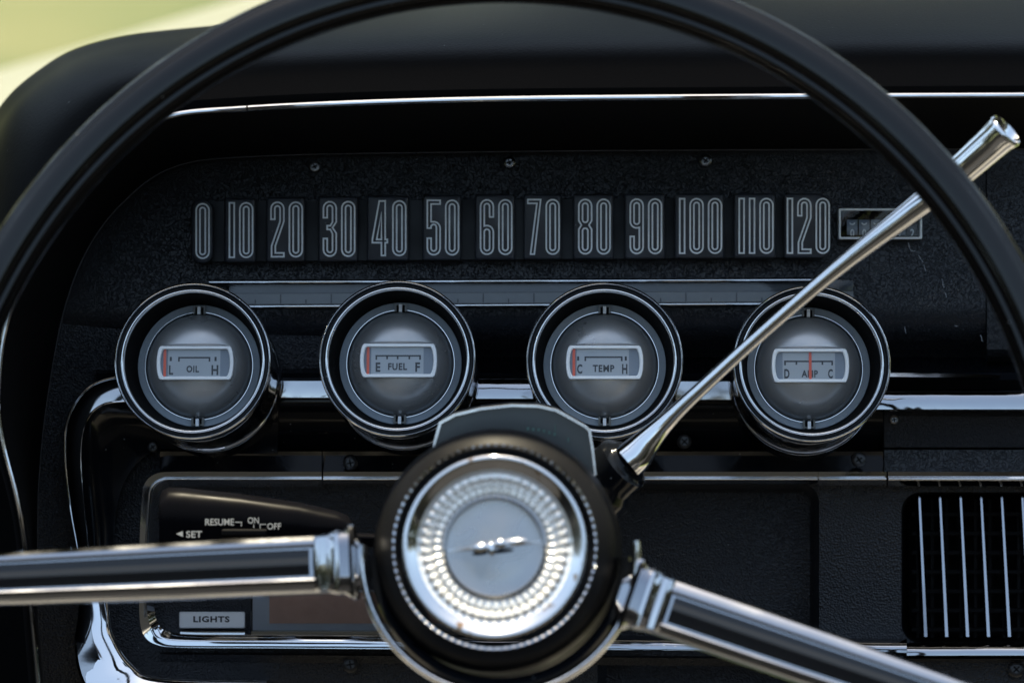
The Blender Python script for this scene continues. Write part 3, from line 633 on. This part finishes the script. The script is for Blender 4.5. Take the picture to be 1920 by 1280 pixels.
obj('slide_switch', pbox(415, 500, 992, 1004, ys_ - .003, ys_ + .002), M['matte'], cs, smooth=0, bevel=.0006)

# ------------------------------------------------------------------ steering wheel
sw = thing('steering_wheel', 'large thin rimmed black steering wheel with chrome spokes in the foreground', 'steering wheel', HC)
RW = 1068*KW; rr0 = 48.5*KW
profile = []
for j in range(96):
    a = 2*math.pi*j/96; dg_ = math.degrees(a)
    rx = 1 - .13*math.exp(-((dg_ - 128)/4.5)**2) - .10*math.exp(-((dg_ - 156)/4)**2) - .06*math.exp(-((dg_ - 50)/4)**2) - .08*math.exp(-((dg_ - 215)/6)**2)
    profile.append((RW + rr0*rx*math.cos(a), rr0*.85*rx*math.sin(a)))
axr = Ax(axw.p(8*KW, 10*KW, .004), Vector((-.035, -1, .10)).normalized())
rows = [[axr.rp(r, 2*math.pi*j/220, h) for j in range(220)] for r, h in profile]
obj('rim', loft(rows, closed_u=True, closed_v=True), M['rimplastic'], sw, smooth=40)
# spokes
def spoke(ang, off=0.):
    d = math.radians(ang); ca, sa = math.cos(d), math.sin(d)
    def q(r, t, h): t += off; return axw.p((r*ca - t*sa)*KW, (r*sa + t*ca)*KW, h*KW)
    st = [(248, 30, -30), (262, 52, -30), (272, 60, -26), (300, 58, -20), (318, 54, -18), (330, 55, -16), (345, 55, -14), (600, 54, -6), (850, 51, 0), (1040, 48, 4)]
    rows = []
    for r, wd, h in st:
        rows.append([q(r, t*wd, h + hh) for t, hh in ((-1, -50), (-1.0, -22), (-.93, -6), (-.80, 1), (-.66, 3), (-.60, 1), (-.56, -5), (.46, -5), (.50, 1), (.56, 3), (.72, 1), (.92, -8), (1.0, -22), (1, -50))])
    so = obj('spoke', loft(rows, closed_u=True, cap=True), M['spoke'], sw, smooth=28)
    rows = []
    for r, wd, h in ((350, 54, -14), (600, 53, -6), (850, 50, 0), (1030, 48, 4)):
        rows.append([q(r, t*wd, h + hh) for t, hh in ((-.56, -6), (-.50, -4.6), (-.36, -4), (-.08, 1), (.0, 1.6), (.08, 1), (.30, -4), (.40, -4.6), (.46, -6))])
    obj('spoke_inlay', loft(rows), mat('inlay_black', (.012, .013, .015), .18), so, smooth=60)
    # ribs of the clamp beside the hub
    rows = []
    for r, hh, wd in ((262, -34, 66), (266, -16, 70), (274, -6, 68), (282, -16, 62), (288, -20, 60), (294, -12, 60), (302, -8, 59), (310, -14, 57), (318, -16, 55), (324, -12, 55), (330, -8, 54), (338, -10, 52), (344, -18, 50)):
        rows.append([q(r, t*wd, hh + dh) for t, dh in ((-1, -40), (-1, -8), (-.9, 0), (-.4, 3), (.4, 3), (.9, 0), (1, -8), (1, -40))])
    obj('spoke_clamp', loft(rows, cap=True), M['chrome_worn'], sw, smooth=40)
spoke(182.9, 14); spoke(-18.8)
obj('hub', lathe(axw, [(232, -150), (236, -110), (232, -80), (226, -55), (220, -40), (208, -26), (199, -18), (195, -14)], KW, 96), M['rubber'], sw, smooth=60)
obj('hub_collar', lathe(axw, [(195, -14), (193, -8), (189, -5), (186, -8), (184, -14), (180, -14)], KW, 96), M['rubber'], sw, smooth=50)
# knurled bead ring
rows = []
nb = 84
for j in range(nb*4):
    t = 2*math.pi*j/(nb*4); bmp = 3.2*abs(math.sin(t*nb/2))
    rows.append([axw.rp((r_ + (bmp*.5 if i == 2 else 0))*KW, t, (h + bmp*(i in (1, 2, 3)))*KW) for i, (r_, h) in enumerate(((194, -12), (193, -5), (190.5, -3), (188, -5), (187, -12)))])
obj('knurled_ring', loft(rows, closed_v=True), M['chrome_worn'], sw, smooth=20)
rust = mat('pitted_chrome', (.74, .74, .75), .12, 1, rvar=.07); n_ = rust.node_tree; b_ = n_.nodes['Principled BSDF']
g_ = n_.nodes.new('ShaderNodeNewGeometry'); t_ = n_.nodes.new('ShaderNodeTexNoise'); t_.inputs['Scale'].default_value = 130; t_.inputs['Detail'].default_value = 4
n_.links.new(g_.outputs['Position'], t_.inputs['Vector']); c_r = n_.nodes.new('ShaderNodeValToRGB'); n_.links.new(t_.outputs['Fac'], c_r.inputs[0])
c_r.color_ramp.elements[0].position = .61; c_r.color_ramp.elements[0].color = (.74, .74, .75, 1); c_r.color_ramp.elements[1].position = .68; c_r.color_ramp.elements[1].color = (.34, .20, .10, 1)
n_.links.new(c_r.outputs[0], b_.inputs['Base Color'])
med = obj('medallion_ring', lathe(axw, [(177, -14), (175, -4), (172, 2), (168, 4), (163, 2), (152, -8), (147, -11)], KW, 128), rust, sw, smooth=60)
# faceted ring
rows = []; nf = 48
for j in range(nf*6):
    t = 2*math.pi*j/(nf*6); c_ = abs(math.sin(t*nf/2)); c2 = abs(math.sin(t*nf/2 + .8))
    rows.append([axw.rp(r_*KW, t, (h + a_*c_ + b_*c2)*KW) for r_, h, a_, b_ in ((147, -11, 0, 0), (139, -15, 1, 0), (131, -15, 7, 0), (123, -17, 7, 0), (117, -21, 1, 1), (112, -18, 0, 6), (104, -19, 0, 6), (98, -21, 0, 1), (94, -22, 0, 0))])
obj('faceted_ring', loft(rows, closed_v=True), mat('bright_facets', (.95, .93, .89), .2, .6), sw, smooth=12)
dsk = obj('emblem_disc', lathe(axw, [(94, -24), (93, -14), (91, -12), (88, -13), (60, -11), (30, -9.5), (.01, -9)], KW, 96), mat('brushed_disc', (.40, .40, .405), .27, 1, bump=('wave', 260, .00005), rvar=.08), sw, smooth=60)
obj('disc_edge', lathe(axw, [(96.5, -22), (96, -15), (93.5, -13), (92.5, -14)], KW, 96), M['dark_chrome'], sw)
# stylised winged emblem
eq = lambda x, y, h: axw.p((x*math.cos(.1) - y*math.sin(.1))*KW, (x*math.sin(.1) + y*math.cos(.1))*KW, h*KW)
def ell(cx, cy, rx, ry, h, hh, n=20):
    rings = [[eq(cx + rx*math.cos(2*math.pi*i/n)*s_, cy + ry*math.sin(2*math.pi*i/n)*s_, h + hh*z) for i in range(n)] for s_, z in ((1, 0), (.92, .5), (.6, .9), (.2, 1))]
    v, f = loft(rings, closed_u=True); f.append(tuple(range(3*n, 4*n))); return v, f
wing = lambda sx: ([eq(sx*x, y, h) for x, y, h in ((8, 5, -9), (8, -5, -9), (88, 1, -11), (88, 3, -11), (8, 4, -4), (8, -2, -4), (50, 2, -6))], [(0, 4, 6, 3), (4, 5, 6), (5, 1, 2, 6), (2, 3, 6), (0, 1, 5, 4)])
obj('winged_emblem', join(wing(1), wing(-1), ell(-26, 1, 17, 9, -10, 9), ell(12, 5, 13, 9, -10, 9), ell(38, 6, 28, 6, -10, 7), ell(-6, -3, 7, 14, -10, 7)), M['chrome'], dsk, smooth=40)
obj('emblem_base', join(ell(-28, -9, 16, 4, -10, 5), ell(10, -9, 26, 4, -10, 5)), M['matte'], dsk)
# horn ring: lower arc between the spokes
axh = Ax(axw.p(8*KW, -14*KW, 0), AW)
pr = [(250, -40), (250, -30), (254, -22), (259, -19), (264, -22), (267, -30), (266, -40)]
obj('horn_ring', lathe(axh, pr, KW, 120, math.radians(176), math.radians(366)), M['chrome'], sw, smooth=60)
obj('hub_skirt', lathe(axh, [(249, -60), (244, -50), (236, -54), (228, -66), (226, -90)], KW, 96, math.radians(180), math.radians(360)), M['gloss'], sw, smooth=60)

# ------------------------------------------------------------------ the black bench seat behind the camera that the chrome mirrors
st = thing('bench_seat', 'black vinyl bench seat facing the dashboard', 'seat', R.inverted() @ Vector((0, -.95, -.4)))
Ri = R.inverted()
def wbox(*a):
    v, f = box(*a); return [Ri @ p for p in v], f
obj('seat', wbox(-.75, .75, -1.0, -.42, -.45, -.28), M['seat'], st, bevel=.05, bseg=4)
obj('backrest', wbox(-.75, .75, -1.12, -.93, -.3, .17), M['seat'], st, bevel=.05, bseg=4)
cf = thing('car_floor', 'grey carpeted car floor, lightened to bounce sun under the dashboard', 'car floor', Ri @ Vector((0, -.4, -.6)))
obj('carpet', wbox(-.8, .8, -1.1, .6, -.72, -.68), mat('lightened_carpet', (.16, .155, .15), .9, cvar=.4), cf)  # carpet lightened from black to bounce light up at the gauge pods
obj('door_panel', wbox(-.9, -.78, -1.3, .3, -.7, -.02), M['seat'], cf, bevel=.02)
obj('door_panel', wbox(.9, 1.02, -1.3, .3, -.7, -.02), M['seat'], cf, bevel=.02)

# unseen bar and slab added above the dashboard to keep sun off the pad
wh = thing('sun_blocker', 'unseen black bar and slab added above the dashboard to shade its pad', 'sun blocker', Ri @ Vector((0, .2, .45)))
obj('header_blocker', wbox(-.75, .75, .16, .26, .42, .46), M['seat'], wh, bevel=.01)
def blocker_slab(xa0, xa1, xb0, xb1):
    V = [Ri @ Vector((x, y, z)) for z in (.425, .44) for x, y in ((xa0, .0), (xa1, .0), (xb1, .155), (xb0, .155))]
    obj('visor_blocker', (V, [(0,1,2,3), (7,6,5,4), (0,4,5,1), (1,5,6,2), (2,6,7,3), (3,7,4,0)]), M['seat'], wh, bevel=.004)
blocker_slab(-.62, .62, -.62, .62)
# unseen ring of foliage added to darken reflections and cut off low sky
tv, tf = [], []
random.seed(3)
for k in range(6500):
    a = random.uniform(0, math.tau); dist = random.uniform(18, 24) + (6 if math.sin(a) > 0 else 0)
    hmax = (11.5 if math.sin(a) > .2 else 7.6) + 2.0*math.sin(a*5) + 1.2*math.sin(a*13 + 1)
    c = Vector((dist*math.cos(a), dist*math.sin(a), gz + random.uniform(0, hmax)))
    q0 = len(tv); rr = random.uniform(.6, 1.3)
    for _ in range(4): tv.append(c + Vector((random.uniform(-1, 1), random.uniform(-1, 1), random.uniform(-1, 1)))*rr)
    tf += [(q0, q0+1, q0+2), (q0, q0+2, q0+3), (q0+1, q0+2, q0+3), (q0, q0+1, q0+3)]
tm = bpy.data.meshes.new('foliage_ring'); tm.from_pydata([tuple(v) for v in tv], [], tf)
tm.materials.append(mat('leaves', (.035, .042, .025), .7, cvar=.6))
to = bpy.data.objects.new('added_tree_ring', tm); COL.objects.link(to); to['kind'] = 'stuff'; to['label'] = 'unseen ring of dark green foliage added to darken the chrome reflections'; to['category'] = 'trees'
